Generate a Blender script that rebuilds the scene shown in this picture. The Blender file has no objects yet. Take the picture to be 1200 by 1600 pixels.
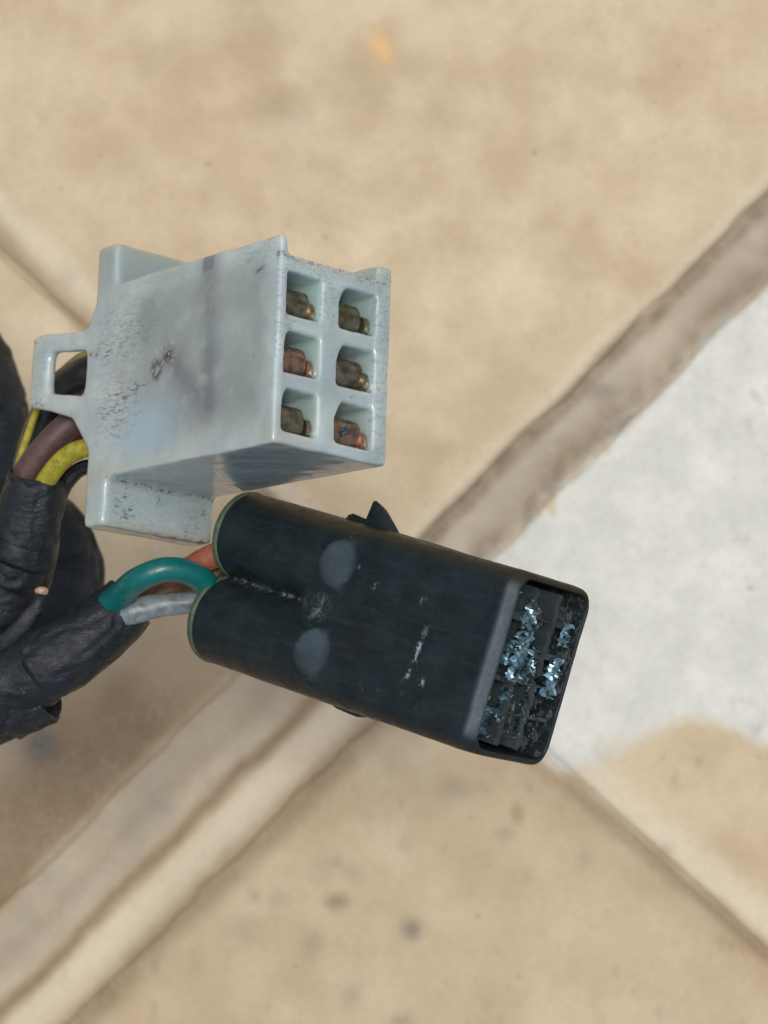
import bpy, bmesh, math, random
import numpy as np
from mathutils import Vector, Matrix
from math import radians, sin, cos, pi

# ------------------------------------------------------------------ camera, sky, sun, exposure
# one blender unit = 1 cm
S = bpy.context.scene
S.unit_settings.system = 'METRIC'
S.unit_settings.scale_length = 0.01
D, K = 20.0, 187.5            # camera height over the connectors (cm), photo pixels per cm there
cam_d = bpy.data.cameras.new('camera')
cam = bpy.data.objects.new('camera', cam_d)
S.collection.objects.link(cam)
cam.location = (0, 0, D)
cam_d.sensor_width = 36
cam_d.lens = 36 * D / (1600 / K)
cam_d.clip_start, cam_d.clip_end = 0.5, 2000
cam_d.dof.use_dof = True
cam_d.dof.focus_distance = D + 0.35
cam_d.dof.aperture_fstop = 0.58
S.camera = cam

SUN_EL, SUN_AZ = 82, 10        # sun elevation; azimuth measured from +Y towards +X
W = bpy.data.worlds.new('World'); S.world = W
W.use_nodes = True
wn = W.node_tree
sky = wn.nodes.new('ShaderNodeTexSky')
sky.sky_type = 'NISHITA'
sky.sun_disc = False
sky.sun_elevation = radians(SUN_EL)
sky.sun_rotation = radians(SUN_AZ)
sky.air_density, sky.dust_density, sky.ozone_density = 1.0, 6.0, 1.0
wn.links.new(sky.outputs[0], wn.nodes['Background'].inputs[0])
wn.nodes['Background'].inputs[1].default_value = 0.125
sl = bpy.data.lights.new('sun', 'SUN')
sl.energy = 1.25
sl.angle = radians(11)
sl.color = (1.0, 0.96, 0.89)
so = bpy.data.objects.new('sun', sl); S.collection.objects.link(so)
sd = Vector((cos(radians(SUN_EL)) * sin(radians(SUN_AZ)), cos(radians(SUN_EL)) * cos(radians(SUN_AZ)), sin(radians(SUN_EL))))
so.rotation_euler = sd.to_track_quat('Z', 'Y').to_euler()
so.location = (0, 0, 30)
S.view_settings.view_transform = 'Standard'
S.view_settings.look = 'None'
S.view_settings.exposure = 0.24
S.view_settings.gamma = 1
S.cycles.max_bounces = 8
S.cycles.use_adaptive_sampling = True
S.cycles.use_denoising = True

rng = np.random.RandomState(7)
random.seed(7)
FZ = -13.0                     # floor level
KF = K * D / (D - FZ)          # photo pixels per cm down on the floor


# ------------------------------------------------------------------ helpers
def P(px, py, z):              # measured position in the photo at height z -> metric point
    s = (D - z) / D
    return Vector(((px - 600) / K * s, (800 - py) / K * s, z))


def link(o, parent=None):
    S.collection.objects.link(o)
    if parent is not None:
        o.parent = parent
    return o


def mesh_obj(name, verts, faces, mat, parent=None, smooth=True):
    me = bpy.data.meshes.new(name)
    me.from_pydata([tuple(v) for v in verts], [], faces)
    me.validate()
    if smooth:
        me.polygons.foreach_set('use_smooth', [True] * len(me.polygons))
    if mat:
        me.materials.append(mat)
    return link(bpy.data.objects.new(name, me), parent)


def bm_obj(name, bm, mat, parent=None, smooth=True):
    me = bpy.data.meshes.new(name)
    bmesh.ops.recalc_face_normals(bm, faces=bm.faces)
    bm.to_mesh(me); bm.free()
    if smooth:
        me.polygons.foreach_set('use_smooth', [True] * len(me.polygons))
    if mat:
        me.materials.append(mat)
    return link(bpy.data.objects.new(name, me), parent)


def tag(o, label, cat, group=None):
    o['label'] = label; o['category'] = cat
    if group:
        o['group'] = group
    return o


def empty(name, M):
    o = bpy.data.objects.new(name, None)
    o.empty_display_size = 0.3
    o.matrix_world = M
    return link(o)


def hull(bm, pts):             # convex solid round some points
    vs = [bm.verts.new(p) for p in pts]
    r = bmesh.ops.convex_hull(bm, input=vs)
    bad = [g for g in r['geom_interior'] if isinstance(g, bmesh.types.BMVert)]
    if bad:
        bmesh.ops.delete(bm, geom=bad, context='VERTS')


def box(bm, x0, x1, y0, y1, z0, z1):
    hull(bm, [(x, y, z) for x in (x0, x1) for y in (y0, y1) for z in (z0, z1)])


def loft(bm, rings, cap=(True, True)):
    R = [[bm.verts.new(p) for p in r] for r in rings]
    n = len(R[0])
    for a, b in zip(R[:-1], R[1:]):
        for i in range(n):
            bm.faces.new((a[i], a[(i + 1) % n], b[(i + 1) % n], b[i]))
    if cap[0]: bm.faces.new(R[0][::-1])
    if cap[1]: bm.faces.new(R[-1])


def vnoise(p, seed=0):         # value noise, vectorised, p (n,3) -> 0..1
    p = np.asarray(p, float)
    i = np.floor(p).astype(np.int64); f = p - i
    f = f * f * (3 - 2 * f)
    out = np.zeros(len(p))
    for dx in (0, 1):
        for dy in (0, 1):
            for dz in (0, 1):
                h = (i[:, 0] + dx) * 374761393 + (i[:, 1] + dy) * 668265263 + (i[:, 2] + dz) * 1274126177 + seed * 974711
                h = (h ^ (h >> 13)) * 1274126177 & 0x7fffffff
                h = (h ^ (h >> 16)) & 0xffff
                w = (f[:, 0] if dx else 1 - f[:, 0]) * (f[:, 1] if dy else 1 - f[:, 1]) * (f[:, 2] if dz else 1 - f[:, 2])
                out += w * h / 65535.0
    return out


def fbm(p, seed=0, oct=4):
    p = np.asarray(p, float); o = np.zeros(len(p)); a, t = 1.0, 0.0
    for k in range(oct):
        o += a * vnoise(p * 2 ** k + 17.3 * k, seed + k); t += a; a *= .5
    return o / t


def sst(a, b, x):
    t = np.clip((x - a) / (b - a), 0, 1)
    return t * t * (3 - 2 * t)


def remesh(bm, voxel, smooth=8, bump=0.0, bump_scale=8, seed=0, crisp=None, more=None):
    """fuse overlapping solids into one moulded skin and soften its edges; returns verts, faces"""
    me = bpy.data.meshes.new('tmp'); bmesh.ops.recalc_face_normals(bm, faces=bm.faces); bm.to_mesh(me); bm.free()
    o = bpy.data.objects.new('tmp', me); S.collection.objects.link(o)
    m = o.modifiers.new('r', 'REMESH'); m.mode = 'VOXEL'; m.voxel_size = voxel
    dg = bpy.context.evaluated_depsgraph_get(); dg.update()
    ev = o.evaluated_get(dg).to_mesh()
    n = len(ev.vertices); v = np.empty(n * 3); ev.vertices.foreach_get('co', v); v = v.reshape(-1, 3)
    f = np.array([list(p.vertices) for p in ev.polygons if len(p.vertices) == 4])
    e = np.empty(len(ev.edges) * 2, int); ev.edges.foreach_get('vertices', e); e = e.reshape(-1, 2)
    o.evaluated_get(dg).to_mesh_clear()
    bpy.data.objects.remove(o); bpy.data.meshes.remove(me)
    deg = np.bincount(e.ravel(), minlength=n)[:, None]
    wt = 1.0
    for k in range(smooth + (26 if more else 0)):
        if more and k == smooth:
            wt = more(v)[:, None]
        if crisp is not None and k == 5:
            wt = 1.0 - crisp(v)[:, None]
        lam = 0.5
        acc = np.zeros_like(v)
        for c in range(3):
            acc[:, c] = np.bincount(e[:, 0], v[e[:, 1], c], n) + np.bincount(e[:, 1], v[e[:, 0], c], n)
        v = v + wt * lam * (acc / np.maximum(deg, 1) - v)
    if bump:
        d = np.stack([fbm(v * bump_scale + 31 * c, seed + 10 * c, 3) - .5 for c in range(3)], 1)
        v = v + d * bump
    return v, f


def np_mesh(name, v, f, mat, parent=None, attrs=None):
    me = bpy.data.meshes.new(name)
    me.from_pydata(v.tolist(), [], f.tolist() if hasattr(f, 'tolist') else f)
    me.polygons.foreach_set('use_smooth', [True] * len(me.polygons))
    for k, a in (attrs or {}).items():
        at = me.attributes.new(k, 'FLOAT', 'POINT')
        at.data.foreach_set('value', np.asarray(a, np.float32))
    me.materials.append(mat)
    return link(bpy.data.objects.new(name, me), parent)


def catmull(pts, n):
    pts = np.asarray(pts, float)
    q = np.vstack([2 * pts[0] - pts[1], pts, 2 * pts[-1] - pts[-2]])
    out = []
    for i in range(1, len(q) - 2):
        t = np.linspace(0, 1, n, endpoint=False)[:, None]
        a, b, c, d = q[i - 1], q[i], q[i + 1], q[i + 2]
        out.append(.5 * (2 * b + (c - a) * t + (2 * a - 5 * b + 4 * c - d) * t * t + (3 * b - a - 3 * c + d) * t ** 3))
    out.append(q[-2][None])
    return np.vstack(out)


def tube(name, ctrl, mat, parent=None, n=10, seg=20, rough=0.0, rscale=4, seed=0, rfun=None, twist=0, flat=1.0, hole=0.0):
    """ctrl rows (x, y, z, radius): a bent round lead with uneven skin, both ends closed and rounded"""
    c = catmull(ctrl, n); p, r = c[:, :3], c[:, 3].copy()
    t = np.gradient(p, axis=0); t /= np.linalg.norm(t, axis=1)[:, None]
    u = np.cross(t[0], [0.3, 0.2, 1.0]); u /= np.linalg.norm(u)
    s = np.concatenate([[0], np.cumsum(np.linalg.norm(np.diff(p, axis=0), axis=1))])
    V = []
    m = len(p)
    if rfun is not None:
        A_ = np.linspace(0, 2 * pi, seg, endpoint=False)
        sg_ = np.repeat(s, seg); ag_ = np.tile(A_, m)
        dm = np.stack([sg_ * 1.5 + .5 * np.sin(ag_ + seed), np.cos(ag_) * 1.1 + seed, np.sin(ag_) * 1.1], 1)
        c1 = np.exp(-((fbm(dm, seed + 50, 3) - .5) / .022) ** 2)
        c2 = np.exp(-((fbm(dm * np.array([2.2, .9, .9]), seed + 70, 2) - .47) / .03) ** 2)
        crease = (1 - .075 * c1 - .05 * c2 + .07 * (fbm(dm * .9, seed + 90, 2) - .5)).reshape(m, seg)
    for i in range(m):
        u = u - t[i] * (u @ t[i]); u /= np.linalg.norm(u); w = np.cross(t[i], u)
        a = np.linspace(0, 2 * pi, seg, endpoint=False) + twist * s[i]
        rr = np.full(seg, r[i])
        if rfun is not None:
            rr = rr * rfun(s[i], a, s[-1]) * crease[i]
        V.append(p[i] + (np.cos(a) * rr)[:, None] * u + (np.sin(a) * rr * flat)[:, None] * w)
    def ends(i, sg):
        q = V[i]; cc = q.mean(0)
        return [cc + (q - cc) * .8 + sg * t[i] * r[i] * .14, cc + (q - cc) * .4 + sg * t[i] * r[i] * .2]
    e0, e1 = ends(0, -1), ends(m - 1, 1)
    if hole:
        q = V[0]; cc = q.mean(0)
        e0 = [cc + (q - cc) * .90 - t[0] * r[0] * .03, cc + (q - cc) * .86 + t[0] * r[0] * hole]
    V = np.array([e0[1], e0[0]] + V + [e1[0], e1[1]])
    if rough:
        q = V.reshape(-1, 3)
        d = np.stack([fbm(q * rscale + 9 * k, seed + 7 * k, 3) - .5 for k in range(3)], 1)
        V = (q + d * rough).reshape(V.shape)
    m = len(V); v = V.reshape(-1, 3)
    f = [(i * seg + j, i * seg + (j + 1) % seg, (i + 1) * seg + (j + 1) % seg, (i + 1) * seg + j) for i in range(m - 1) for j in range(seg)]
    f += [tuple(range(seg))[::-1], tuple((m - 1) * seg + j for j in range(seg))]
    return mesh_obj(name, v, f, mat, parent)


def pts(*rows):                # rows (px, py, z, radius in photo px)
    out = []
    for x, y, z, r in rows:
        q = P(x, y, z); out.append((q.x, q.y, q.z, r / K * (D - z) / D))
    return out


# ------------------------------------------------------------------ materials
class Mat:
    def __init__(s, name):
        s.m = bpy.data.materials.new(name); s.m.use_nodes = True
        s.t = s.m.node_tree; s.b = s.t.nodes['Principled BSDF']
        s.co = s.t.nodes.new('ShaderNodeTexCoord').outputs['Object']

    def n(s, kind, **kw):
        x = s.t.nodes.new(kind)
        for k, v in kw.items(): setattr(x, k, v)
        return x

    def put(s, sock, v):
        if hasattr(v, 'is_linked') or hasattr(v, 'links'): s.t.links.new(v, sock)
        elif isinstance(v, (tuple, list)) and len(v) == 3 and sock.type == 'RGBA': sock.default_value = (*v, 1)
        else: sock.default_value = v

    def set(s, **kw):
        for k, v in kw.items(): s.put(s.b.inputs[k.replace('_', ' ')], v)

    def noise(s, scale, detail=4, rough=.55, stretch=None, dist=0.0, off=0):
        x = s.n('ShaderNodeTexNoise'); x.inputs['Scale'].default_value = scale
        x.inputs['Detail'].default_value = detail; x.inputs['Roughness'].default_value = rough
        x.inputs['Distortion'].default_value = dist
        mp = s.n('ShaderNodeMapping'); s.t.links.new(s.co, mp.inputs[0])
        if stretch: mp.inputs['Scale'].default_value = stretch
        mp.inputs['Location'].default_value = (off, off * .7, off * 1.3)
        s.t.links.new(mp.outputs[0], x.inputs['Vector'])
        return x.outputs['Fac']

    def ramp(s, v, a, b, lo=0.0, hi=1.0):
        x = s.n('ShaderNodeMapRange', clamp=True, interpolation_type='SMOOTHSTEP')
        for i, q in zip(('Value', 'From Min', 'From Max', 'To Min', 'To Max'), (v, a, b, lo, hi)): s.put(x.inputs[i], q)
        return x.outputs[0]

    def math(s, op, a, b=0.0):
        x = s.n('ShaderNodeMath', operation=op); s.put(x.inputs[0], a); s.put(x.inputs[1], b)
        return x.outputs[0]

    def mix(s, f, a, b):
        x = s.n('ShaderNodeMix', data_type='RGBA')
        s.put(x.inputs['Factor'], f); s.put(x.inputs[6], a); s.put(x.inputs[7], b)
        return x.outputs[2]

    def attr(s, name):
        return s.n('ShaderNodeAttribute', attribute_name=name).outputs['Fac']

    def bump(s, h, strength=.3, dist=.01):
        x = s.n('ShaderNodeBump'); x.inputs['Strength'].default_value = strength; x.inputs['Distance'].default_value = dist
        s.put(x.inputs['Height'], h); s.t.links.new(x.outputs[0], s.b.inputs['Normal'])


def mat_floor():
    m = Mat('glazed_beige_tile')
    big, mid, fine = m.noise(.35, 5, .6), m.noise(1.1, 5, .6, off=5), m.noise(9, 4, .7, off=2)
    c = m.mix(m.ramp(big, .30, .72), (.385, .303, .180), (.440, .364, .232))
    c = m.mix(m.ramp(mid, .42, .70, 0, .30), c, (.315, .240, .132))
    c = m.mix(m.ramp(m.noise(.8, 3, .5, off=9), .5, .72, 0, .5), c, (.46, .41, .275))
    c = m.mix(m.attr('cream'), c, (.50, .445, .325))
    wv = m.mix(m.ramp(m.noise(.9, 6, .65, off=3), .38, .66), (.44, .465, .42), (.525, .545, .495))
    c = m.mix(m.attr('white'), c, wv)
    c = m.mix(m.attr('mauve'), c, (.275, .242, .178))
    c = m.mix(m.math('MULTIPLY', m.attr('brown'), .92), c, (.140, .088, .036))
    c = m.mix(m.attr('grey'), c, (.090, .085, .070))
    c = m.mix(m.attr('orange'), c, (.62, .36, .11))
    c = m.mix(m.ramp(fine, .45, .75, 0, .22), c, (.26, .2, .13))
    c = m.mix(m.ramp(m.noise(28, 3, .7, off=14), .45, .7, 0, .30), c, (.22, .18, .125))
    c = m.mix(m.ramp(m.noise(34, 3, .7, off=19), .52, .72, 0, .35), c, (.60, .55, .46))
    c = m.mix(m.ramp(m.noise(6, 3, .6, off=24), .69, .74, 0, .5), c, (.12, .105, .08))
    m.set(Base_Color=c, Roughness=m.ramp(mid, .3, .7, .42, .62))
    m.b.inputs['Specular IOR Level'].default_value = .3
    m.bump(m.noise(5, 5, .6, off=4), .25, .02)
    return m.m


def mat_white():
    m = Mat('aged_white_nylon')
    c = m.mix(m.ramp(m.noise(2.2, 4, .55), .35, .68), (.292, .366, .374), (.374, .450, .446))
    c = m.mix(m.ramp(m.noise(5, 5, .6, off=3), .5, .75, 0, .35), c, (.275, .300, .275))
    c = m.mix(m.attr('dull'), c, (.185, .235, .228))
    c = m.mix(m.math('MULTIPLY', m.attr('stripe'), .85), c, (.095, .105, .140))
    c = m.mix(m.attr('blue'), c, (.270, .400, .500))
    c = m.mix(m.math('MULTIPLY', m.attr('tan'), .8), c, (.33, .325, .245))
    c = m.mix(m.attr('green'), c, (.33, .50, .465))
    c = m.mix(m.ramp(m.noise(3.1, 3, .5, off=21), .56, .74, 0, .5), c, (.325, .345, .395))
    c = m.mix(m.ramp(m.noise(3.7, 3, .5, off=27), .56, .74, 0, .5), c, (.29, .40, .375))
    c = m.mix(m.ramp(m.noise(1.8, 4, .6, off=33), .55, .75, 0, .6), c, (.32, .325, .285))
    ln = m.ramp(m.noise(9, 4, .7, stretch=(.7, 3.2, 1), dist=1.2, off=15), .60, .68)
    c = m.mix(m.math('MULTIPLY', m.math('MULTIPLY', ln, .75), m.attr('scratch')), c, (.10, .11, .105))
    fl = m.ramp(m.noise(19, 5, .75, stretch=(.6, 1.8, 1), dist=.8), .52, .58)
    c = m.mix(m.math('MULTIPLY', fl, m.attr('fleck')), c, (.035, .030, .026))
    sp = m.ramp(m.noise(12, 4, .65, off=8), .70, .72)
    c = m.mix(m.math('MULTIPLY', sp, .6), c, (.05, .04, .034))
    c = m.mix(m.math('MULTIPLY', m.attr('mark'), m.ramp(m.noise(24, 4, .7, off=31), .40, .52)), c, (.035, .022, .032))
    m.set(Base_Color=c, Roughness=m.ramp(m.noise(14, 4, .6, off=1), .3, .7, .10, .26))
    m.b.inputs['Coat Weight'].default_value = .45
    m.b.inputs['Coat Roughness'].default_value = .09
    m.b.inputs['Subsurface Weight'].default_value = .75
    m.b.inputs['Subsurface Radius'].default_value = (.9, 1.0, 1.0)
    m.b.inputs['Subsurface Scale'].default_value = .30
    m.b.inputs['IOR'].default_value = 1.5
    h = m.math('ADD', m.noise(9, 4, .55, off=6), m.math('MULTIPLY', ln, -.25))
    m.bump(h, .18, .014)
    return m.m


def mat_black(name='black_plastic', base=(.0062, .0108, .0130), r=(.36, .56), dust=.5):
    m = Mat(name)
    c = m.mix(m.ramp(m.noise(3, 5, .6), .35, .7), base, tuple(x * 1.75 for x in base))
    c = m.mix(m.ramp(m.noise(7, 5, .7, off=4), .52, .75, 0, .6), c, (.018, .026, .024))
    st = m.noise(13, 5, .75, stretch=(.22, 2.2, 2.2), off=17)
    c = m.mix(m.ramp(st, .48, .72, 0, .45), c, (.026, .034, .036))
    c = m.mix(m.ramp(m.noise(5, 4, .7, off=41), .56, .70, 0, .7), c, (.012, .022, .017))
    c = m.mix(m.attr('brown'), c, (.026, .023, .012))
    c = m.mix(m.attr('painted_sheen'), c, m.mix(m.noise(7, 4, .7), (.034, .060, .080), (.060, .092, .112)))
    sp = m.ramp(m.noise(30, 3, .7, off=9, dist=.4), .70, .74)
    c = m.mix(m.math('MULTIPLY', sp, dust), c, (.20, .24, .22))
    gl = m.ramp(m.noise(13, 6, .8, stretch=(1.6, .8, 1), off=13), .50, .58)
    c = m.mix(m.math('MULTIPLY', gl, m.attr('chip')), c, (.36, .43, .46))
    rr = m.n('ShaderNodeMix', data_type='FLOAT')
    m.put(rr.inputs[0], m.attr('painted_sheen')); m.put(rr.inputs[2], m.ramp(m.noise(11, 5, .65, off=2), .3, .7, *r)); rr.inputs[3].default_value = .30
    m.set(Base_Color=c, Roughness=rr.outputs[0])
    m.b.inputs['IOR'].default_value = 1.45
    m.b.inputs['Specular IOR Level'].default_value = .22
    h = m.math('ADD', m.noise(24, 5, .7, off=6), m.math('MULTIPLY', st, .8))
    m.bump(h, .24, .013)
    return m.m


def mat_tape():
    m = Mat('old_black_tape')
    c = m.mix(m.ramp(m.noise(2.5, 5, .65), .35, .7), (.0042, .0076, .0115), (.0105, .0155, .0205))
    c = m.mix(m.ramp(m.noise(9, 5, .7, stretch=(1, 2.2, 1), off=3), .55, .78, 0, .7), c, (.034, .034, .033))
    sp = m.ramp(m.noise(24, 3, .6, off=9), .72, .75)
    c = m.mix(sp, c, (.22, .20, .19))
    m.set(Base_Color=c, Roughness=m.ramp(m.noise(8, 4, .6, off=5), .3, .7, .42, .68))
    m.b.inputs['Specular IOR Level'].default_value = .32
    h = m.math('ADD', m.noise(5, 5, .6, stretch=(1, 2.5, 1), off=6), m.math('MULTIPLY', m.noise(28, 3, .6, off=7), .4))
    m.bump(h, .6, .035)
    return m.m


def mat_wire(name, col, col2, rough=.33, sc=9):
    m = Mat(name)
    c = m.mix(m.ramp(m.noise(sc, 5, .65), .42, .68), col, col2)
    c = m.mix(m.ramp(m.noise(14, 5, .75, off=4), .54, .68, 0, .7), c, tuple(x * .3 + .006 for x in col))
    m.set(Base_Color=c, Roughness=rough)
    m.b.inputs['Specular IOR Level'].default_value = .42
    m.bump(m.noise(16, 4, .6, off=2), .25, .012)
    return m.m


def mat_metal(name, col, col2, metal=.75, rough=.42):
    m = Mat(name)
    c = m.mix(m.ramp(m.noise(9, 4, .6), .4, .66), col, col2)
    m.set(Base_Color=c, Roughness=m.ramp(m.noise(16, 3, .6, off=3), .3, .7, rough - .1, rough + .15), Metallic=metal)
    m.bump(m.noise(20, 4, .6, off=5), .12, .008)
    return m.m


M_floor, M_white, M_black, M_tape = mat_floor(), mat_white(), mat_black(), mat_tape()
M_dark = mat_black('glossy_black_divider', (.022, .029, .033), (.15, .4), .6)
M_brass = mat_metal('tarnished_brass', (.230, .195, .140), (.110, .090, .062), .85, .27)
M_copper = mat_metal('coppery_brass', (.330, .190, .135), (.130, .100, .070), .8, .27)
M_verd = mat_metal('verdigris_brass', (.190, .190, .120), (.110, .088, .050), .8, .27)
M_foil = mat_metal('crushed_film', (.22, .36, .42), (.02, .042, .05), .7, .13)
M_rim = mat_wire('green_weathered_rim', (.060, .095, .055), (.030, .050, .034), .6)
M_teal = mat_wire('teal_insulation', (.001, .105, .100), (.001, .085, .082), .32)
M_yellow = mat_wire('yellow_insulation', (.30, .275, .022), (.19, .17, .016), .5)
M_brown = mat_wire('brown_insulation', (.075, .042, .038), (.055, .032, .030), .55)
M_greyw = mat_wire('pale_grey_insulation', (.16, .20, .215), (.075, .10, .11), .4)
M_red = mat_wire('faded_red_insulation', (.30, .095, .055), (.17, .060, .032), .5)
M_dred = mat_wire('dark_red_insulation', (.11, .012, .014), (.06, .010, .012), .5)
M_blackw = mat_wire('black_insulation', (.012, .013, .015), (.02, .02, .022), .25)
M_brown2 = mat_wire('dirty_brown_insulation', (.10, .06, .025), (.05, .032, .016), .55)

# ------------------------------------------------------------------ floor: four glazed tiles meeting at a corner, grout between
floor = bpy.data.objects.new('floor', None); link(floor)
floor['kind'] = 'structure'


def floor_px(X, Y):            # metric floor position -> measured photo position (where it was read off)
    return 600 + KF * X, 800 - KF * Y


def masks(V):
    X, Y = V[:, 0], V[:, 1]
    x, y = floor_px(X, Y)
    q = np.stack([X, Y, 0 * X], 1)
    n4 = fbm(q * 5.5, 13) - .5
    n1, n2, n3 = fbm(q * 1.3, 1) - .5, fbm(q * 2.6, 5) - .5, fbm(q * .6, 9) - .5
    s = x + y + n1 * 26; d = y - x                          # across the long joint / across the short one
    left = sst(340, 420, d + n3 * 60)                         # 0 on the right of the crossing, 1 on the left
    g = lambda c, w, v: np.exp(-((v - c) / w) ** 2)
    band = lambda a, b, v, e=14: sst(a - e, a + e, v) * (1 - sst(b - e, b + e, v))
    brown, cream, white, mauve, grey, orange = (np.zeros(len(x)) for _ in range(6))
    # right arm of the long joint
    r = 1 - left
    mauve = np.maximum(mauve, r * band(1496, 1640 + n2 * 20, s) * (1.0 + n2))
    brown = np.maximum(brown, r * g(1513, 19, s) * (.85 + n4))
    brown = np.maximum(brown, r * g(1608 + n4 * 30, 30, s) * (.58 + 1.2 * n1 + n4))
    cream = np.maximum(cream, r * g(1478, 16, s) * .5)
    cream = np.maximum(cream, np.exp(-(((x - 775) / 36) ** 2 + ((y - 800) / 30) ** 2)) * .7)
    # left arm
    mauve = np.maximum(mauve, left * band(1425, 1560, s) * (.75 + n2))
    brown = np.maximum(brown, left * g(1582 + n4 * 10, 18, s) * .95)
    brown = np.maximum(brown, left * g(1500, 20, s + n2 * 30) * .22)
    cream = np.maximum(cream, left * g(1545, 22, s) * .6)
    cream = np.maximum(cream, left * band(1602, 1688, s) * .72)
    brown = np.maximum(brown, left * g(1720 + n4 * 16, 38, s) * .80)
    brown = np.maximum(brown, left * sst(1040, 1360, s + n1 * 60) * (1 - sst(1395, 1440, s)) * sst(420, 900, d + n3 * 200) * 1.0)  # grime plus the harness's soft shadow, painted into the tile colour
    # short joint
    up = 1 - sst(1430, 1480, s); dn = sst(1660, 1720, s)
    brown = np.maximum(brown, up * g(372 + n2 * 20, 26, d) * .62)
    cream = np.maximum(cream, up * g(322, 26, d + n2 * 30) * .75)
    dj = d - (325 - (x - 890) * .16) + n2 * 16
    brown = np.maximum(brown, dn * band(-2, 40, dj, 16) * .75)
    brown = np.maximum(brown, dn * g(40, 60, dj) * .35 * (dj > 0))
    cream = np.maximum(cream, dn * band(-70, -4, dj + n1 * 14, 26) * .85)
    # worn white patch over the right tile, ending in an arc
    yb = 1180 - 66 * np.exp(-((x - 1075) / 95) ** 2) + 30 * sst(930, 840, x) - 18 * sst(1100, 1200, x) + n2 * 36 + 8
    wp = sst(1630, 1646, s + n2 * 50 + n4 * 60) * (1 - sst(yb - 18, yb + 20, y + n4 * 26)) * sst(290, 330, 700 - d) * (1 - sst(325, 370, d + n1 * 40))
    wp = wp * (1 - sst(1205, 1235, y + n2 * 20))
    white = np.maximum(white, wp)
    cream = cream * (1 - wp); brown = brown * (1 - wp * .9)
    brown = np.maximum(brown, sst(1690, 1760, s) * (.13 + .25 * n1) * (1 - sst(-40, 10, -d + 300)))
    grey = np.maximum(grey, r * g(1514, 11, s) * (.30 + 1.4 * n4))
    grey = np.maximum(grey, r * g(1618 + n4 * 30, 14, s) * (.18 + 1.6 * n4))
    # separate spots
    for cx, cy, rx, ry, a, kind in ((64, 1164, 29, 31, 1.0, 'g'), (112, 1215, 16, 14, .3, 'g'), (528, 1411, 22, 16, .9, 'b'), (500, 1360, 30, 34, .35, 'b'),
                                    (644, 1451, 18, 16, .8, 'g'), (548, 1555, 18, 24, .35, 'g'), (550, 1362, 14, 16, .3, 'g'), (487, 1476, 18, 26, .32, 'g'),
                                    (395, 1398, 9, 8, .5, 'g'), (432, 1402, 22, 14, .25, 'g'), (380, 1450, 36, 24, .22, 'g'), (808, 1270, 13, 19, .65, 'b'),
                                    (910, 1340, 12, 16, .33, 'g'), (1126, 1472, 15, 17, .5, 'b'), (165, 1553, 16, 10, .4, 'g'), (630, 1318, 14, 12, .25, 'g'),
                                    (712, 1232, 26, 20, .28, 'g'), (626, 1597, 20, 12, .55, 'g'), (450, 168, 52, 36, .42, 'b'), (560, 130, 90, 60, .20, 'b'), (400, 50, 110, 60, .20, 'b'), (560, 200, 60, 30, .14, 'b'),
                                    (940, 612, 26, 14, .50, 'g'), (880, 690, 18, 10, .25, 'g'), (1043, 1328, 12, 10, .35, 'g'), (105, 430, 16, 22, .22, 'g'),
                                    (255, 1262, 18, 12, .22, 'g'), (1160, 985, 30, 36, .10, 'g'), (1050, 860, 30, 50, .08, 'g'), (690, 700, 30, 16, .12, 'g'),
                                    (300, 60, 90, 60, .16, 'b'), (700, 170, 40, 30, .18, 'b'), (900, 200, 60, 40, .14, 'b'), (598, 76, 17, 24, .75, 'o')):
        v = a * np.exp(-(((x - cx + n2 * 16) / rx) ** 2 + ((y - cy + n1 * 16) / ry) ** 2) ** 1.3)
        if kind == 'g': grey = np.maximum(grey, v)
        elif kind == 'b': brown = np.maximum(brown, v)
        else: orange = np.maximum(orange, v)
    sp = fbm(q * 5.0, 21); spm = sst(.70, .80, sp) * sst(-.05, .12, n3)
    grey = np.maximum(grey, spm * .35 * sst(1650, 1750, s))
    c = lambda a: np.clip(a, 0, 1)
    return dict(brown=c(brown), cream=c(cream), white=c(white), mauve=c(mauve), grey=c(grey), orange=c(orange))


# corner of the grid and its two directions on the floor
cx0, cy0 = (610 - 600) / KF, (800 - 950) / KF
e1 = Vector((1, 1, 0)).normalized()      # along the long joint, up to the right
e2 = Vector((-1, 1, 0)).normalized()     # across it, up to the left


def grid(name, u0, u1, v0, v1, step, zfun, mat, parent, skirt=0.0):
    """a slab given in joint coordinates (u along the long joint, v across) with a shaped top"""
    def ax(a, b):
        n = max(2, int(round((b - a) / step)) + 1)
        return np.linspace(a, b, n)
    U, Vv = np.meshgrid(ax(u0, u1), ax(v0, v1), indexing='ij')
    nu, nv = U.shape
    u, v = U.ravel(), Vv.ravel()
    du, dv, z = zfun(u, v)
    pos = np.stack([cx0 + (u + du) * e1.x + (v + dv) * e2.x, cy0 + (u + du) * e1.y + (v + dv) * e2.y, z], 1)
    f = [(i * nv + j, (i + 1) * nv + j, (i + 1) * nv + j + 1, i * nv + j + 1) for i in range(nu - 1) for j in range(nv - 1)]
    if skirt:
        loop = [i * nv for i in range(nu)] + [(nu - 1) * nv + j for j in range(1, nv)] + [i * nv + nv - 1 for i in range(nu - 2, -1, -1)] + [j for j in range(nv - 2, 0, -1)]
        b0 = len(pos); low = pos[loop].copy(); low[:, 2] -= skirt
        pos = np.vstack([pos, low]); n = len(loop)
        f += [(loop[(k + 1) % n], loop[k], b0 + k, b0 + (k + 1) % n) for k in range(n)]
        f.append(tuple(b0 + k for k in range(n))[::-1][::1])
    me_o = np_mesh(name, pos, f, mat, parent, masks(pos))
    return me_o


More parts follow.
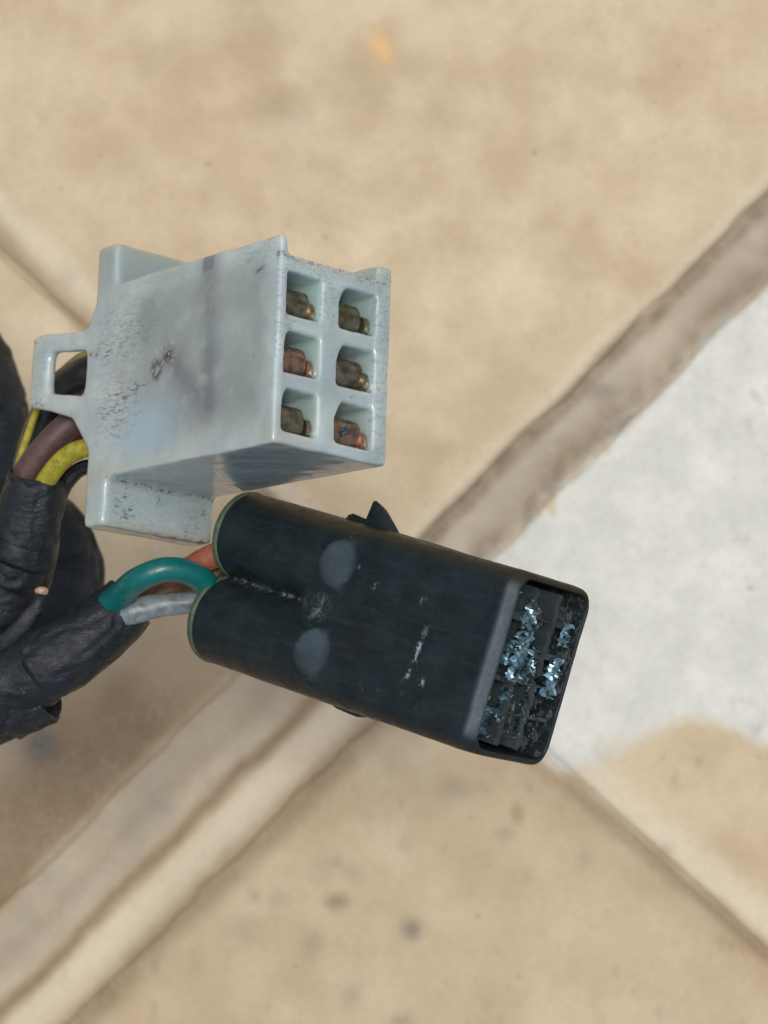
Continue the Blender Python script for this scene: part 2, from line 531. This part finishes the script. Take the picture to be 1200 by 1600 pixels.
def px_to_v(s):                # x+y reading in the photo -> distance across the long joint
    return -((s - 1560) / math.sqrt(2)) / KF


def tile_top(edge_u, edge_v, su, sv, seed):
    def zf(u, v):
        du_ = np.abs(u - edge_u); dv_ = np.abs(v - edge_v)
        q = np.stack([u * .9, v * .9, 0 * u + seed], 1)
        z = FZ + (fbm(q, seed) - .5) * .03
        w1 = .012 * np.exp(-dv_ / .10) + .012 * np.exp(-(dv_ / .35) ** 2)
        w2 = .010 * np.exp(-du_ / .10) + .010 * np.exp(-(du_ / .35) ** 2)
        z = z - w1 - w2
        wob = (fbm(np.stack([u * 2.2, 0 * u, 0 * u + seed], 1), seed + 3) - .5) * .16 * np.exp(-dv_ / .3)
        wob2 = (fbm(np.stack([v * 2.2, 0 * u, 0 * u + seed], 1), seed + 6) - .5) * .08 * np.exp(-du_ / .3)
        return wob2 - .045 * v, wob, z
    return zf


T = 15.0
vA, vE, vC, vD = px_to_v(1502), px_to_v(1638), px_to_v(1425), px_to_v(1704)
ug = 0.02
grid('tile', ug, T, vA, vA + T, .085, tile_top(ug, vA, 1, 1, 1), M_floor, floor, .8)
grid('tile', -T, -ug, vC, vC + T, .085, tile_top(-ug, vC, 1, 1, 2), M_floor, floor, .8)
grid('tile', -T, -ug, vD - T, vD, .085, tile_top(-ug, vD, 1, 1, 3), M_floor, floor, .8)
grid('tile', ug, T, vE - T, vE, .085, tile_top(ug, vE, 1, 1, 4), M_floor, floor, .8)
# the next rows of tiles, out of the picture
for (u0, v0) in ((T + .25, vA), (T + .25, vE - T), (-2 * T - .25, vC), (-2 * T - .25, vD - T), (ug, vA + T + .8), (-T, vC + T + .8), (ug, vE - 2 * T - .8), (-T, vD - 2 * T - .8)):
    grid('tile', u0, u0 + T - .06, v0, v0 + T, 1.0, lambda u, v: (0 * u, 0 * u, FZ + 0 * u), M_floor, floor, .8)


def grout_z(u, v):
    s = 1560 - v * KF * math.sqrt(2)
    q = np.stack([u * 2, v * 2, 0 * u], 1)
    left = sst(.3, -.3, u)
    z = FZ - .045 + (fbm(q, 3) - .5) * .05
    z = z - left * .05 * np.exp(-((s - 1584) / 20) ** 2) + left * .03 * np.exp(-((s - 1645) / 45) ** 2)
    z = z - (1 - left) * .04 * np.exp(-((s - 1508) / 18) ** 2)
    return 0 * u, 0 * u, z


grid('grout', -T, T, px_to_v(1760), px_to_v(1370), .07, grout_z, M_floor, floor, .5)
grid('grout', -.4, .4, -T, px_to_v(1775), .10, lambda u, v: (-.045 * v, 0 * u, FZ - .028 + 0 * u), M_floor, floor, .5)
grid('grout', -.4, .4, px_to_v(1355), T, .10, lambda u, v: (-.045 * v, 0 * u, FZ - .028 + 0 * u), M_floor, floor, .5)
sub = mesh_obj('ground', [(x * 150, y * 150, FZ - .62) for x, y in ((-1, -1), (1, -1), (1, 1), (-1, 1))], [(0, 1, 2, 3)], M_floor, None)
sub['kind'] = 'structure'

# ------------------------------------------------------------------ white six way connector
RW = Matrix(((.684466, .032488, -.728320), (.112961, .982216, .149972), (.720240, -.184922, .668624)))
MW = RW.to_4x4(); MW.translation = Vector((-.906337, .576070, .4))
wc = empty('white_connector', MW)
tag(wc, 'dirty white plastic wire connector with six square sockets and a latch loop', 'connector')
Y0 = [.115, .62, 1.115]; YH = .36
ZC = [(-.075, -.485), (-.685, -1.105)]
bm = bmesh.new()
box(bm, -2.45, 0, 0, 1.78, -.085, 0)                 # broad wall facing up
box(bm, -2.45, 0, 0, 1.76, -1.28, -1.105)            # wall behind
box(bm, -2.45, 0, 0, .115, -1.27, -.01)              # lower wall
box(bm, -2.45, 0, 1.47, 1.62, -1.27, -.01)           # upper wall
box(bm, -2.45, -.012, .05, 1.55, -.685, -.485)         # between the columns
for y in (.48, .975):
    box(bm, -2.45, -.018, y, y + .14, -1.2, -.05)
box(bm, -2.45, -1.35, .02, 1.6, -1.26, -.02)
for k, (za, zb) in enumerate(ZC):
    for i, y in enumerate(Y0):
        t = y + YH
        if not (i == 2 and k == 0):
            hull(bm, [(x, yy, zz) for x in (-.5, -.02) for yy, zz in ((t + .02, za + .02), (t + .02, za - .085), (t - .20, za + .02))])
hull(bm, [(x, y, z) for x in (-2.60, -2.29) for y in (-.44, 2.17) for z in (-1.28, .0)])   # rear flange
hull(bm, [(-2.70, .45, -.16), (-2.70, 1.4, -.16), (-2.70, .45, .0), (-2.70, 1.4, .0), (-2.3, .1, -.16), (-2.3, 1.6, -.16), (-2.3, .1, .0), (-2.3, 1.6, .0)])
box(bm, -3.57, -3.27, .80, 1.50, -.13, .0)           # latch loop
hull(bm, [(x, y, z) for z in (-.13, 0.0) for x, y in ((-3.40, 1.495), (-3.40, 1.315), (-2.5, 1.19), (-2.5, 1.40))])
hull(bm, [(x, y, z) for z in (-.13, 0.0) for x, y in ((-3.45, .79), (-3.30, .92), (-2.5, .77), (-2.5, .50), (-2.95, .66))])
hull(bm, [(x, y, z) for z in (-.15, 0.0) for x, y in ((-2.95, .70), (-2.62, .79), (-2.5, .25), (-2.62, .30), (-2.72, .52))])
hull(bm, [(x, y, z) for z in (-.15, 0.0) for x, y in ((-2.62, 1.30), (-2.72, 1.40), (-2.62, 1.60), (-2.5, 1.70), (-2.5, 1.2))])
v, f = remesh(bm, .0165, 18, .014, 5, 3, lambda v: ((v[:, 0] > -1.4) & (v[:, 1] > .07) & (v[:, 1] < 1.56) & (v[:, 2] < -.05) & (v[:, 2] > -1.17)) * .95, lambda v: sst(-2.05, -2.3, v[:, 0]))
x, y, z = v[:, 0], v[:, 1], v[:, 2]
N1, N2 = fbm(v * 2.2, 40) - .5, fbm(v * 6, 44) - .5
G = lambda cx, cy, rx, ry: np.exp(-(((x - cx + N2 * .08) / rx) ** 2 + ((y - cy + N2 * .08) / ry) ** 2))
top = sst(-.13, -.05, z)
seg = lambda x0, y0, x1, y1, w: (lambda t: np.exp(-(np.hypot(x - x0 - t * (x1 - x0), y - y0 - t * (y1 - y0)) / w) ** 2))(np.clip(((x - x0) * (x1 - x0) + (y - y0) * (y1 - y0)) / ((x1 - x0) ** 2 + (y1 - y0) ** 2), 0, 1))
stripe = np.maximum.reduce([seg(-.86 , .45, -.92, 1.78, .13) * (.72 + .4 * sst(1.2, .6, y)), seg(-1.32, .83, -.90, .42, .14) * .8,  G(-1.0, .42, .25, .15) * .35]) * np.clip(.95 + 1.5 * N1, .3, 1.3) * top
N3 = fbm(v * 16, 48) - .5
box2 = lambda x0, x1, y0, y1: sst(x0 - .02, x0 + .02, x + N2 * .03) * (1 - sst(x1 - .02, x1 + .02, x + N2 * .03)) * sst(y0 - .02, y0 + .02, y + N2 * .03) * (1 - sst(y1, y1 + .05, y))
rg = lambda cx, cy, r, w: np.exp(-((np.hypot(x - cx + N3 * .06, (y - cy) * .9 + N2 * .05) - r) / w) ** 2)
mark = np.maximum.reduce([G(-1.45, .98, .10, .09), rg(-1.61, .87, .06, .035) * .8])
stripe = np.maximum(stripe, box2(-1.03, -.87, 1.62, 1.80) * .95 * (z > -.12))
mark = np.clip(mark, 0, 1) * top
mark = np.maximum(mark, seg(-.30, 1.50, -.22, 1.52, .018) * .7 * top)
mark = np.maximum(mark, seg(-2.62, 1.17, -2.50, 1.14, .018) * .7 * top)
fleck = np.clip(np.maximum.reduce([G(-2.15, .60, .24, .24) * .9, G(-1.9, .74, .2, .06) * .9, G(-2.1, 1.25, .4, .3) * .45, G(-2.35, 1.15, .2, .12) * .6]), 0, 1) * top
fleck = np.maximum(fleck, sst(-.02, -.10, y) * sst(-2.36, -2.32, x) * (x < -2.2) * .16)
fleck = np.maximum(fleck, sst(1.56, 1.60, y) * (x > -.6) * .22)
fleck = np.maximum(fleck, (x > -.06) * sst(-.95, -1.15, z) * .3)
fleck = np.maximum(fleck, (x > -.05) * sst(.46, .5, N1 + .45) * .25)
fleck = np.maximum(fleck, np.exp(-(((x + 2.27) / .035) ** 2 + ((y + .02) / .035) ** 2)) * .9)
fleck = np.maximum(fleck, np.exp(-((y + .43) / .03) ** 2) * (x < -2.2) * sst(-.3, -1.0, z) * .9)
fleck = np.maximum(fleck, np.exp(-(((x + .02) / .05) ** 2 + ((y - 1.60) / .05) ** 2)) * .8)
for a_, b_, c_, r_ in ((-2.28, -.20, -.16, .05), (-2.28, -.31, -.22, .09), (-2.28, -.28, -.30, .06), (-2.28, -.13, -.62, .05), (-2.28, -.28, -1.02, .07), (-2.28, -.16, -1.14, .04), (-2.28, -.38, -.95, .05), (-3.5, 1.46, -.03, .06), (-3.42, .82, -.03, .07), (-2.28, -.12, -.24, .05)):
    fleck = np.maximum(fleck, np.exp(-(((x - a_) / .12) ** 2 + ((y - b_) / r_) ** 2 + ((z - c_) / r_) ** 2)))
fleck = np.maximum(fleck, (x < -3.15) * .15)
scratch = np.clip(np.maximum.reduce([G(-2.1, .95, .45, .5) * .8, (x < -2.2) * .25, sst(.3, .1, z) * .15]), 0, 1)
tan = np.clip(np.maximum.reduce([sst(-.30, -.44, y) * (x < -2.2), sst(1.98, 2.15, y) * .7, np.exp(-((y - .02) / .10) ** 2) * top * sst(-.8, -1.6, x) * .8, (x < -3.4) * .3, sst(1.5, 1.62, y) * (z < -.12) * (x > -1.5) * .8]) * (.7 + 1.4 * N1), 0, 1)
blue = G(-1.75, .38, .42, .26) * .7 * top
dull = np.clip(np.maximum.reduce([sst(.10, -.02, y) * (1 - top) * .15, sst(1.5, 2.0, y) * (x < -2.2) * .55, G(-1.5, 1.72, .6, .12) * .4, sst(-2.3, -1.7, x) * (1 - sst(-.28, -.08, x)) * sst(-.05, .45, y) * (1 - sst(1.45, 1.75, y)) * (.72 + 1.0 * N1) * top]), 0, 1)  # last term paints the shade of the hollow cells behind the broad wall
green = ((x < -.03) & (x > -1.2) & (z > -1.12) & (z < -.06) & (y > .1) & (y < 1.5)) * np.clip(.35 + 1.6 * N1, 0, .8)
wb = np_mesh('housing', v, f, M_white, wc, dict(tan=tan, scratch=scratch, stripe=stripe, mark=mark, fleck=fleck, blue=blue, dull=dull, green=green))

# brass receptacles inside the six sockets


def terminal(yb, za, zb, mat, j):
    bm = bmesh.new()
    yb += random.uniform(-.01, .015)
    for z0, z1, h, xf in ((za - .0, za - .335 + random.uniform(-.02, .02), .27, -.075), (za - .350, zb + .012, .175, -.055)):
        prof = [(-1.3, yb + .004), (xf - .06, yb + .004)]
        r = h * .5
        for i in range(13):
            a = -pi / 2 + i * pi / 12
            prof.append((xf - r * .7 + r * .7 * cos(a), yb + h - r + r * .98 * sin(a)))
        prof += [(xf - .45, yb + h * .9), (-1.3, yb + h * .9)]
        loft(bm, [[(x_, y_, z0) for x_, y_ in prof], [(x_, y_, z1) for x_, y_ in prof]])
    o = bm_obj('terminal', bm, mat, wc)
    o.data.set_sharp_from_angle(angle=radians(35))
    o.data.transform(Matrix.Translation((j * .02, 0, 0)))
    return o


for k, (za, zb) in enumerate(ZC):
    for i, yv in enumerate(Y0):
        mm = M_copper if (k, i) in ((0, 1), (1, 0)) else M_verd if (k, i) == (1, 2) else M_brass
        t = terminal(yv, za, zb, mm, random.uniform(-2, 1.5))
        if (k, i) == (0, 1): t['label'] = 'terminal with bare pinkish copper showing'
        if (k, i) == (1, 0): t['label'] = 'terminal with a torn shiny scrap caught on it'
# the scrap caught in the lowest far socket
bm = bmesh.new()
r2 = random.Random(4)
for _ in range(9):
    c0 = Vector((-.06 + r2.uniform(-.02, .03), .27 + r2.uniform(-.05, .03), -.80 + r2.uniform(-.09, .07)))
    q = [bm.verts.new(c0 + Vector((r2.uniform(-.02, .02), r2.uniform(-.045, .045), r2.uniform(-.07, .07)))) for _ in range(3)]
    bm.faces.new(q)
bm_obj('scrap', bm, M_foil, wc, False)

# ------------------------------------------------------------------ black connector with two barrels
A0 = P(363.4, 902, -1.9); A1 = P(803.5, 1041.2, .23)
ex = (A1 - A0).normalized(); L = (A1 - A0).length
ey = Vector((.302, .953, 0)); ey = (ey - ex * ey.dot(ex)).normalized(); ez = ex.cross(ey)
MB = Matrix((ex, ey, ez)).transposed().to_4x4(); MB.translation = A0
bc = empty('black_connector', MB)
tag(bc, 'scuffed black plastic connector with twin round barrels and a broken open end', 'connector')


def rrect(xx, yh, z0, z1, r, n=7):
    out = []
    for cyy, czz, a0 in ((yh - r, z1 - r, 0), (-yh + r, z1 - r, pi / 2), (-yh + r, z0 + r, pi), (yh - r, z0 + r, 1.5 * pi)):
        for i in range(n):
            a = a0 + (pi / 2) * i / (n - 1)
            out.append((xx, cyy + r * cos(a), czz + r * sin(a)))
    return out


ZT, ZB = .29, -.83
bm = bmesh.new()
loft(bm, [rrect(1.02, .74, ZB + .2, ZT - .10, .2), rrect(1.16, .785, ZB + .06, ZT, .2), rrect(1.9, .785, ZB, ZT, .19), rrect(L - .095, .785, ZB, ZT, .17),
          rrect(L - .005, .775, ZB, ZT - .085, .17), rrect(L, .760, ZB + .01, ZT - .095, .16), rrect(L, .725, ZB + .04, ZT - .105, .12), rrect(L - .62, .71, ZB + .05, ZT - .115, .10)])
RB = .40
for s in (-1, 1):
    yc = s * .40
    n = 40
    ang = [2 * pi * i / n for i in range(n)]
    loft(bm, [[(xx + max(0, sl) * (RB - rr * sin(t)), yc + rr * cos(t), rr * sin(t)) for t in ang] for xx, rr, sl in ((0.0, RB - .02, 0), (.03, RB, 0), (1.0, RB, 0), (1.30, RB, 2.4))])
v, f = remesh(bm, .0165, 10, .010, 4, 8)
x, y, z = v[:, 0], v[:, 1], v[:, 2]
N1, N2 = fbm(v * 2.5, 60) - .5, fbm(v * 7, 64) - .5
chf = sst(L - .13, L - .08, x) * (1 - sst(L - .015, L, x)) * sst(ZT - .12, ZT - .06, z) * (1 - sst(.60, .70, np.abs(y)))
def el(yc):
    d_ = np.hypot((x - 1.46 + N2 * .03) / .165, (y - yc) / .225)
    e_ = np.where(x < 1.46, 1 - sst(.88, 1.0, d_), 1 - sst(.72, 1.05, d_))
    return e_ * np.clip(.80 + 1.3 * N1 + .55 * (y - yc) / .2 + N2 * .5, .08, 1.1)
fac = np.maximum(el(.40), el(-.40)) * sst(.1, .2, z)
painted_sheen = np.clip(chf * (.6 + N1 * .8) + fac * (.46 + N2 * .5), 0, 1)  # paler sheen of the chamfer and the two facets, painted into the colour
streak = lambda xc, yc, w, h, k: np.exp(-(((x - xc - k * (y - yc) + N2 * .06) / w) ** 2 + ((y - yc) / h) ** 2))
chip = np.clip(np.maximum.reduce([streak(2.52, -.16, .022, .20, .12) * 1.0, streak(2.66, -.36, .030, .035, 0) * .9, streak(2.44, .30, .02, .03, 0) * .6, 0 * x,
                                  streak(.62, .0, .5, .03, 0) * .38, streak(1.36, -.02, .08, .10, .2) * .28, streak(1.65, .42, .03, .02, 0) * .4, streak(1.9, .30, .03, .03, 0) * .4]), 0, 1) * (z > -.1)
chip = np.maximum(chip, ((x < L - .03) & (x > L - .7) & (np.abs(y) < .7) & (z < ZT - .10) & (z > ZB + .03)) * .16)
brown = np.clip(np.maximum(sst(.60, .76, y) * .7, sst(-.68, -.79, y) * .4), 0, 1)
np_mesh('housing', v, f, M_black, bc, dict(painted_sheen=painted_sheen, chip=chip, brown=brown))
for s in (-1, 1):              # weathered green lip round each barrel end
    bm = bmesh.new(); n = 40; rings = []
    for i in range(n):
        t = 2 * pi * i / n
        ring = []
        for j in range(8):
            p = 2 * pi * j / 8
            wob = 1 + .15 * sin(5 * t + s) * .3
            rr = RB - .020 + .028 * cos(p)
            ring.append((.012 + 0.040 * wob * sin(p), s * .40 + rr * cos(t), rr * sin(t)))
        rings.append(ring)
    loft(bm, rings + [rings[0]], (False, False))
    bmesh.ops.remove_doubles(bm, verts=bm.verts, dist=1e-4)
    o = bm_obj('rim', bm, M_rim, bc)
    o['label'] = 'weathered green lip of the barrel'
# broken latch and guide stubs on the edges
bm = bmesh.new()
SX = -.20
hull(bm, [(a + SX, b + .03, c) for a, b, c in [(1.50, .74, -.12), (1.57, .74, .06), (1.86, .74, .04), (1.88, .74, -.14), (1.545, .985, -.07), (1.575, 1.00, .02), (1.66, .96, .01), (1.66, .94, -.09), (1.78, .86, -.05)]])
bmesh.ops.bevel(bm, geom=bm.edges, offset=.012, segments=2, affect='EDGES')
o = bm_obj('latch_stub', bm, M_black, bc, False); o['label'] = 'broken pointed latch stub'
bm = bmesh.new()
hull(bm, [(a - .14, b + .02, c) for a, b, c in [(1.24, .70, -.1), (1.27, .70, .08), (1.52, .70, .06), (1.52, .70, -.12), (1.29, .83, -.05), (1.30, .84, .03), (1.50, .82, .02), (1.50, .815, -.07)]])
bmesh.ops.bevel(bm, geom=bm.edges, offset=.012, segments=2, affect='EDGES')
bm_obj('guide_stub', bm, M_black, bc, False)
bm = bmesh.new()
hull(bm, [(1.40, -.72, -.22), (1.40, -.72, .0), (1.90, -.74, -.02), (1.96, -.74, -.2), (1.52, -.815, -.16), (1.54, -.82, -.06), (1.80, -.835, -.07), (1.84, -.82, -.16)])
bmesh.ops.bevel(bm, geom=bm.edges, offset=.012, segments=2, affect='EDGES')
bm_obj('guide_stub', bm, M_black, bc, False)
# dividers inside the open end
zlo, zhi = ZB + .05, ZT - .115
zr = [zlo + (zhi - zlo) * q for q in (.34, .66)]
r2 = random.Random(11)


def rough_bar(name, x0, x1, y0, y1, z0, z1, jit):
    bm = bmesh.new()
    n = max(3, int(max(y1 - y0, z1 - z0) / .05))
    rings = []
    along_y = (y1 - y0) > (z1 - z0)
    for i in range(n + 1):
        t = i / n; top_ = x1 - abs(r2.gauss(0, jit))
        o = r2.uniform(-.008, .008)
        if along_y:
            yy = y0 + (y1 - y0) * t
            rings.append([(x0, yy, z0 + o), (top_, yy, z0 + o), (top_ - r2.uniform(0, .02), yy, z1 + o), (x0, yy, z1 + o)])
        else:
            zz = z0 + (z1 - z0) * t
            rings.append([(x0, y0 + o, zz), (top_, y0 + o, zz), (top_ - r2.uniform(0, .02), y1 + o, zz), (x0, y1 + o, zz)])
    loft(bm, rings)
    return bm_obj(name, bm, M_dark, bc, False)


for zz in zr:
    rough_bar('divider', L - .6, L - .05, -.675, .675, zz - .026, zz + .026, .018)
zb = [zlo] + zr + [zhi]
for j in range(3):
    for yy in (-.40, -.13, .15, .42):
        rough_bar('cross_wall', L - .6, L - .055, yy - .022 + r2.uniform(-.03, .03), yy + .022, zb[j] + .02, zb[j + 1] - .02, .03)
# torn shiny film filling part of the open end
bm = bmesh.new()


def film(cx_, cy_, cz_, wy, wz, n1_, n2_, amp):
    g = []
    for a in range(n1_):
        for b in range(n2_):
            g.append(bm.verts.new((cx_ + r2.gauss(0, amp), cy_ + wy * (a / (n1_ - 1) - .5) + r2.gauss(0, wy / n1_ * .25), cz_ + wz * (b / (n2_ - 1) - .5) + r2.gauss(0, wz / n2_ * .25))))
    for a in range(n1_ - 1):
        for b in range(n2_ - 1):
            if r2.random() < .05: continue
            q = (g[a * n2_ + b], g[(a + 1) * n2_ + b], g[(a + 1) * n2_ + b + 1], g[a * n2_ + b + 1])
            bm.faces.new(q[:3]); bm.faces.new((q[0], q[2], q[3]))


film(L - .055, .30, zr[1] + .04, .36, .20, 19, 12, .020)
film(L - .05, .02, zr[1] + .0, .30, .28, 16, 15, .022)
film(L - .10, .08, zr[0] + .09, .24, .16, 13, 10, .022)
film(L - .05, -.02, zlo + .15, .34, .16, 16, 9, .022)
film(L - .10, -.30, zr[1] + .02, .40, .09, 21, 7, .024)
film(L - .10, -.36, zr[0] + .01, .46, .09, 22, 7, .024)
film(L - .10, -.50, zhi - .12, .24, .14, 12, 9, .026)
film(L - .09, .10, zhi - .14, .22, .12, 12, 7, .024)
film(L - .07, .36, zlo + .11, .20, .10, 10, 7, .022)
film(L - .10, .50, zr[1] + .04, .14, .06, 7, 4, .022)
for _ in range(260):
    yy, zz = r2.uniform(-.64, .62), r2.uniform(zlo, zhi)
    c0 = Vector((L - .05 - abs(r2.gauss(0, .07)), yy, zz)); sz = r2.uniform(.006, .024)
    q = [bm.verts.new(c0 + Vector((r2.uniform(-.6, .6) * sz, r2.uniform(-1, 1) * sz, r2.uniform(-1, 1) * sz))) for _ in range(3)]
    bm.faces.new(q)
o = bm_obj('torn_film', bm, M_foil, bc, True)
o.data.set_sharp_from_angle(angle=radians(50)); o['kind'] = 'stuff'

# ------------------------------------------------------------------ wires
WZ = -2.0
tag(tube('wire', pts((172, 700, -1.75, 16), (150, 698, -1.85, 14.5), (118, 705, -1.95, 15), (92, 725, -2.05, 15.5), (72, 752, -2.15, 16), (58, 785, -2.25, 16)), M_yellow, rough=.02, seed=1),
    'thick yellow wire curving from the white connector into the tape sleeve', 'wire', 'wires of the white connector')
tag(tube('wire', pts((160, 640, -2.3, 22), (120, 655, -2.3, 22), (80, 690, -2.3, 22), (45, 735, -2.35, 22), (25, 780, -2.4, 22)), M_brown, rough=.02, seed=2),
    'thick dark brown wire beside the thick yellow one', 'wire', 'wires of the white connector')
tag(tube('wire', pts((165, 668, -2.2, 15), (128, 674, -2.35, 15), (100, 690, -2.5, 15), (70, 735, -2.55, 15), (55, 780, -2.5, 15)), M_dred, rough=.02, seed=3),
    'dark red wire glimpsed between the brown and thick yellow wires', 'wire', 'wires of the white connector')
tag(tube('wire', pts((160, 545, -2.9, 7), (122, 560, -2.9, 6.5), (86, 592, -2.9, 6), (62, 632, -2.75, 6), (44, 678, -2.65, 6), (33, 712, -2.6, 6), (22, 760, -2.6, 6)), M_yellow, rough=.008, seed=4),
    'thin yellow wire running behind the latch loop', 'wire', 'wires of the white connector')
tag(tube('wire', pts((175, 575, -2.45, 30), (130, 588, -2.6, 31), (95, 618, -2.8, 31), (62, 680, -2.95, 28), (40, 760, -3.0, 26)), M_blackw, rough=.02, seed=5),
    'glossy black wire seen through the latch loop opening', 'wire', 'wires of the white connector')
tag(tube('wire', pts((165, 725, -2.2, 12), (128, 732, -2.3, 12), (105, 752, -2.35, 13), (88, 785, -2.4, 13)), M_blackw, rough=.02, seed=6),
    'black wire tucked under the thick yellow wire', 'wire', 'wires of the white connector')

tag(tube('wire', pts((375, 990, -1.75, 19), (342, 945, -1.85, 19.5), (322, 912, -1.75, 20), (290, 893, -1.62, 19.5), (252, 891, -1.55, 20), (214, 907, -1.6, 20.5), (184, 933, -1.86, 21), (158, 956, -2.02, 22), (120, 990, -2.1, 22)), M_teal, rough=.015, seed=7),
    'teal green wire arching into the black connector', 'wire', 'wires of the black connector')
tag(tube('wire', pts((365, 940, -2.05, 17), (300, 941, -1.98, 17.5), (255, 946, -1.95, 18), (212, 955, -1.93, 20), (175, 972, -2.0, 20), (130, 1005, -2.1, 20)), M_greyw, rough=.03, seed=8, rscale=6),
    'pale grey wire under the teal arch', 'wire', 'wires of the black connector')
tag(tube('wire', pts((400, 838, -2.0, 20), (360, 858, -2.0, 20), (322, 874, -2.05, 19.5), (285, 895, -2.2, 18), (240, 922, -2.35, 17), (190, 952, -2.4, 17)), M_red, rough=.04, seed=9, rscale=7),
    'faded orange red wire going into the upper barrel', 'wire', 'wires of the black connector')
tag(tube('wire', pts((385, 880, -2.3, 14), (345, 893, -2.3, 14), (300, 910, -2.25, 13), (255, 926, -2.25, 13), (210, 945, -2.25, 14), (170, 972, -2.25, 14)), M_brown2, rough=.03, seed=10, rscale=7),
    'dirty brown wire behind the teal arch', 'wire', 'wires of the black connector')


# ------------------------------------------------------------------ taped cables
def wrapfun(pitch, amp, seed):
    r = random.Random(seed); k = r.uniform(0, 6)
    def fn(s, a, tot):
        ph = (s / pitch + (np.cos(a + k) * .32)) % 1.0
        return 1 + 1.6 * amp * (np.minimum(ph * 1.06, 1 - (ph - .943) * 17) ** 1.0 - .4)
    return fn


def wrap(parent, ctrl, seed, amp=.05, pitch=.9, rough=.06):
    return tube('tape_wrap', ctrl, M_tape, parent, n=14, seg=64, rough=rough, rscale=3, seed=seed, rfun=wrapfun(pitch, amp, seed), hole=.5)


# upper sleeve: the wires of the white connector go in at its top
c = tube('taped_cable', pts((60, 760, -2.35, 46), (46, 815, -2.45, 50), (25, 880, -2.55, 58), (-15, 955, -2.65, 64), (-80, 1030, -2.9, 66), (-190, 1090, -4.5, 66)), M_tape, n=14, seg=64, rough=.09, rscale=2.4, seed=21, rfun=wrapfun(1.1, .06, 3))
tag(c, 'black taped cable bundle that takes in the yellow and brown wires', 'cable', 'taped cables at the left edge')
wrap(c, pts((58, 742, -2.3, 47), (54, 775, -2.35, 50), (44, 815, -2.42, 53), (36, 838, -2.46, 55)), 5, .02, 2.0, .05)
wrap(c, pts((22, 870, -2.48, 62), (2, 920, -2.55, 66), (-24, 960, -2.6, 68), (-60, 1005, -2.7, 68)), 6, .05, .7, .07)
fl = tube('tape_fold', pts((74, 922, -1.98, 5), (60, 945, -1.93, 10), (34, 978, -1.92, 14), (0, 1012, -1.95, 14), (-30, 1040, -2.0, 12)), M_tape, c, n=10, seg=16, rough=.05, seed=31, flat=.5)
fl['label'] = 'pale creased fold of tape'
tg = tube('tape_scrap', pts((56, 924, -1.93, 4), (64, 923, -1.90, 7), (73, 926, -1.92, 5)), mat_wire('beige_scrap', (.36, .25, .19), (.22, .15, .11)), c, n=6, seg=12, rough=.03, rscale=8, seed=33)
tg['label'] = 'small beige torn scrap'
# thick part behind it
c = tube('taped_cable', pts((58, 790, -5.2, 50), (76, 850, -5.2, 66), (88, 902, -5.2, 70), (60, 975, -5.0, 72), (0, 1050, -4.8, 74), (-90, 1110, -4.6, 74), (-200, 1140, -5.6, 70)), M_tape, n=14, seg=64, rough=.16, rscale=2.0, seed=22, rfun=wrapfun(1.2, .05, 7))
tag(c, 'bulging black taped trunk behind the other cables, lowest from the lens', 'cable', 'taped cables at the left edge')
# lower branch: the wires of the black connector go in at its end
c = tube('taped_cable', pts((180, 960, -2.15, 47), (154, 982, -2.12, 53), (102, 1020, -2.05, 57), (35, 1058, -2.1, 60), (-40, 1095, -2.3, 62), (-120, 1120, -3.2, 66), (-220, 1130, -5.0, 66)), M_tape, n=14, seg=64, rough=.07, rscale=2.4, seed=23, rfun=wrapfun(1.4, .035, 9))
tag(c, 'black taped branch with teal and grey wires leaving its end', 'cable', 'taped cables at the left edge')
wrap(c, pts((203, 940, -2.16, 46), (180, 960, -2.12, 51), (138, 995, -2.05, 55), (92, 1026, -2.02, 60), (58, 1044, -2.02, 62)), 8, .015, 3, .05)
wrap(c, pts((70, 1068, -2.25, 66), (20, 1085, -2.3, 68), (-40, 1105, -2.4, 70), (-90, 1118, -2.8, 70)), 9, .05, .6, .06)
# fat cable at the upper left, further from the lens
c = tube('taped_cable', pts((-230, 400, -7.0, 80), (-130, 480, -6.6, 80), (-55, 580, -6.2, 80), (-34, 670, -5.9, 80), (-38, 750, -5.8, 78), (-72, 840, -5.6, 76), (-130, 960, -5.6, 74), (-210, 1080, -6.0, 72)), M_tape, n=14, seg=56, rough=.08, rscale=2.0, seed=24, rfun=wrapfun(1.3, .03, 11))
tag(c, 'fat black taped cable above the others, beside the latch loop', 'cable', 'taped cables at the left edge')
# all four run together out of the picture and down to the floor
c = tube('taped_cable', pts((-180, 1060, -4.6, 110), (-270, 1130, -6.0, 112), (-360, 1200, -8.5, 112), (-420, 1300, -11.0, 110), (-470, 1440, FZ + .75, 108), (-520, 1750, FZ + .72, 105)), M_tape, n=14, seg=40, rough=.08, seed=25, rfun=wrapfun(1.2, .04, 13))
tag(c, 'main black taped harness trunk lying on the tiles beyond the left edge', 'cable')
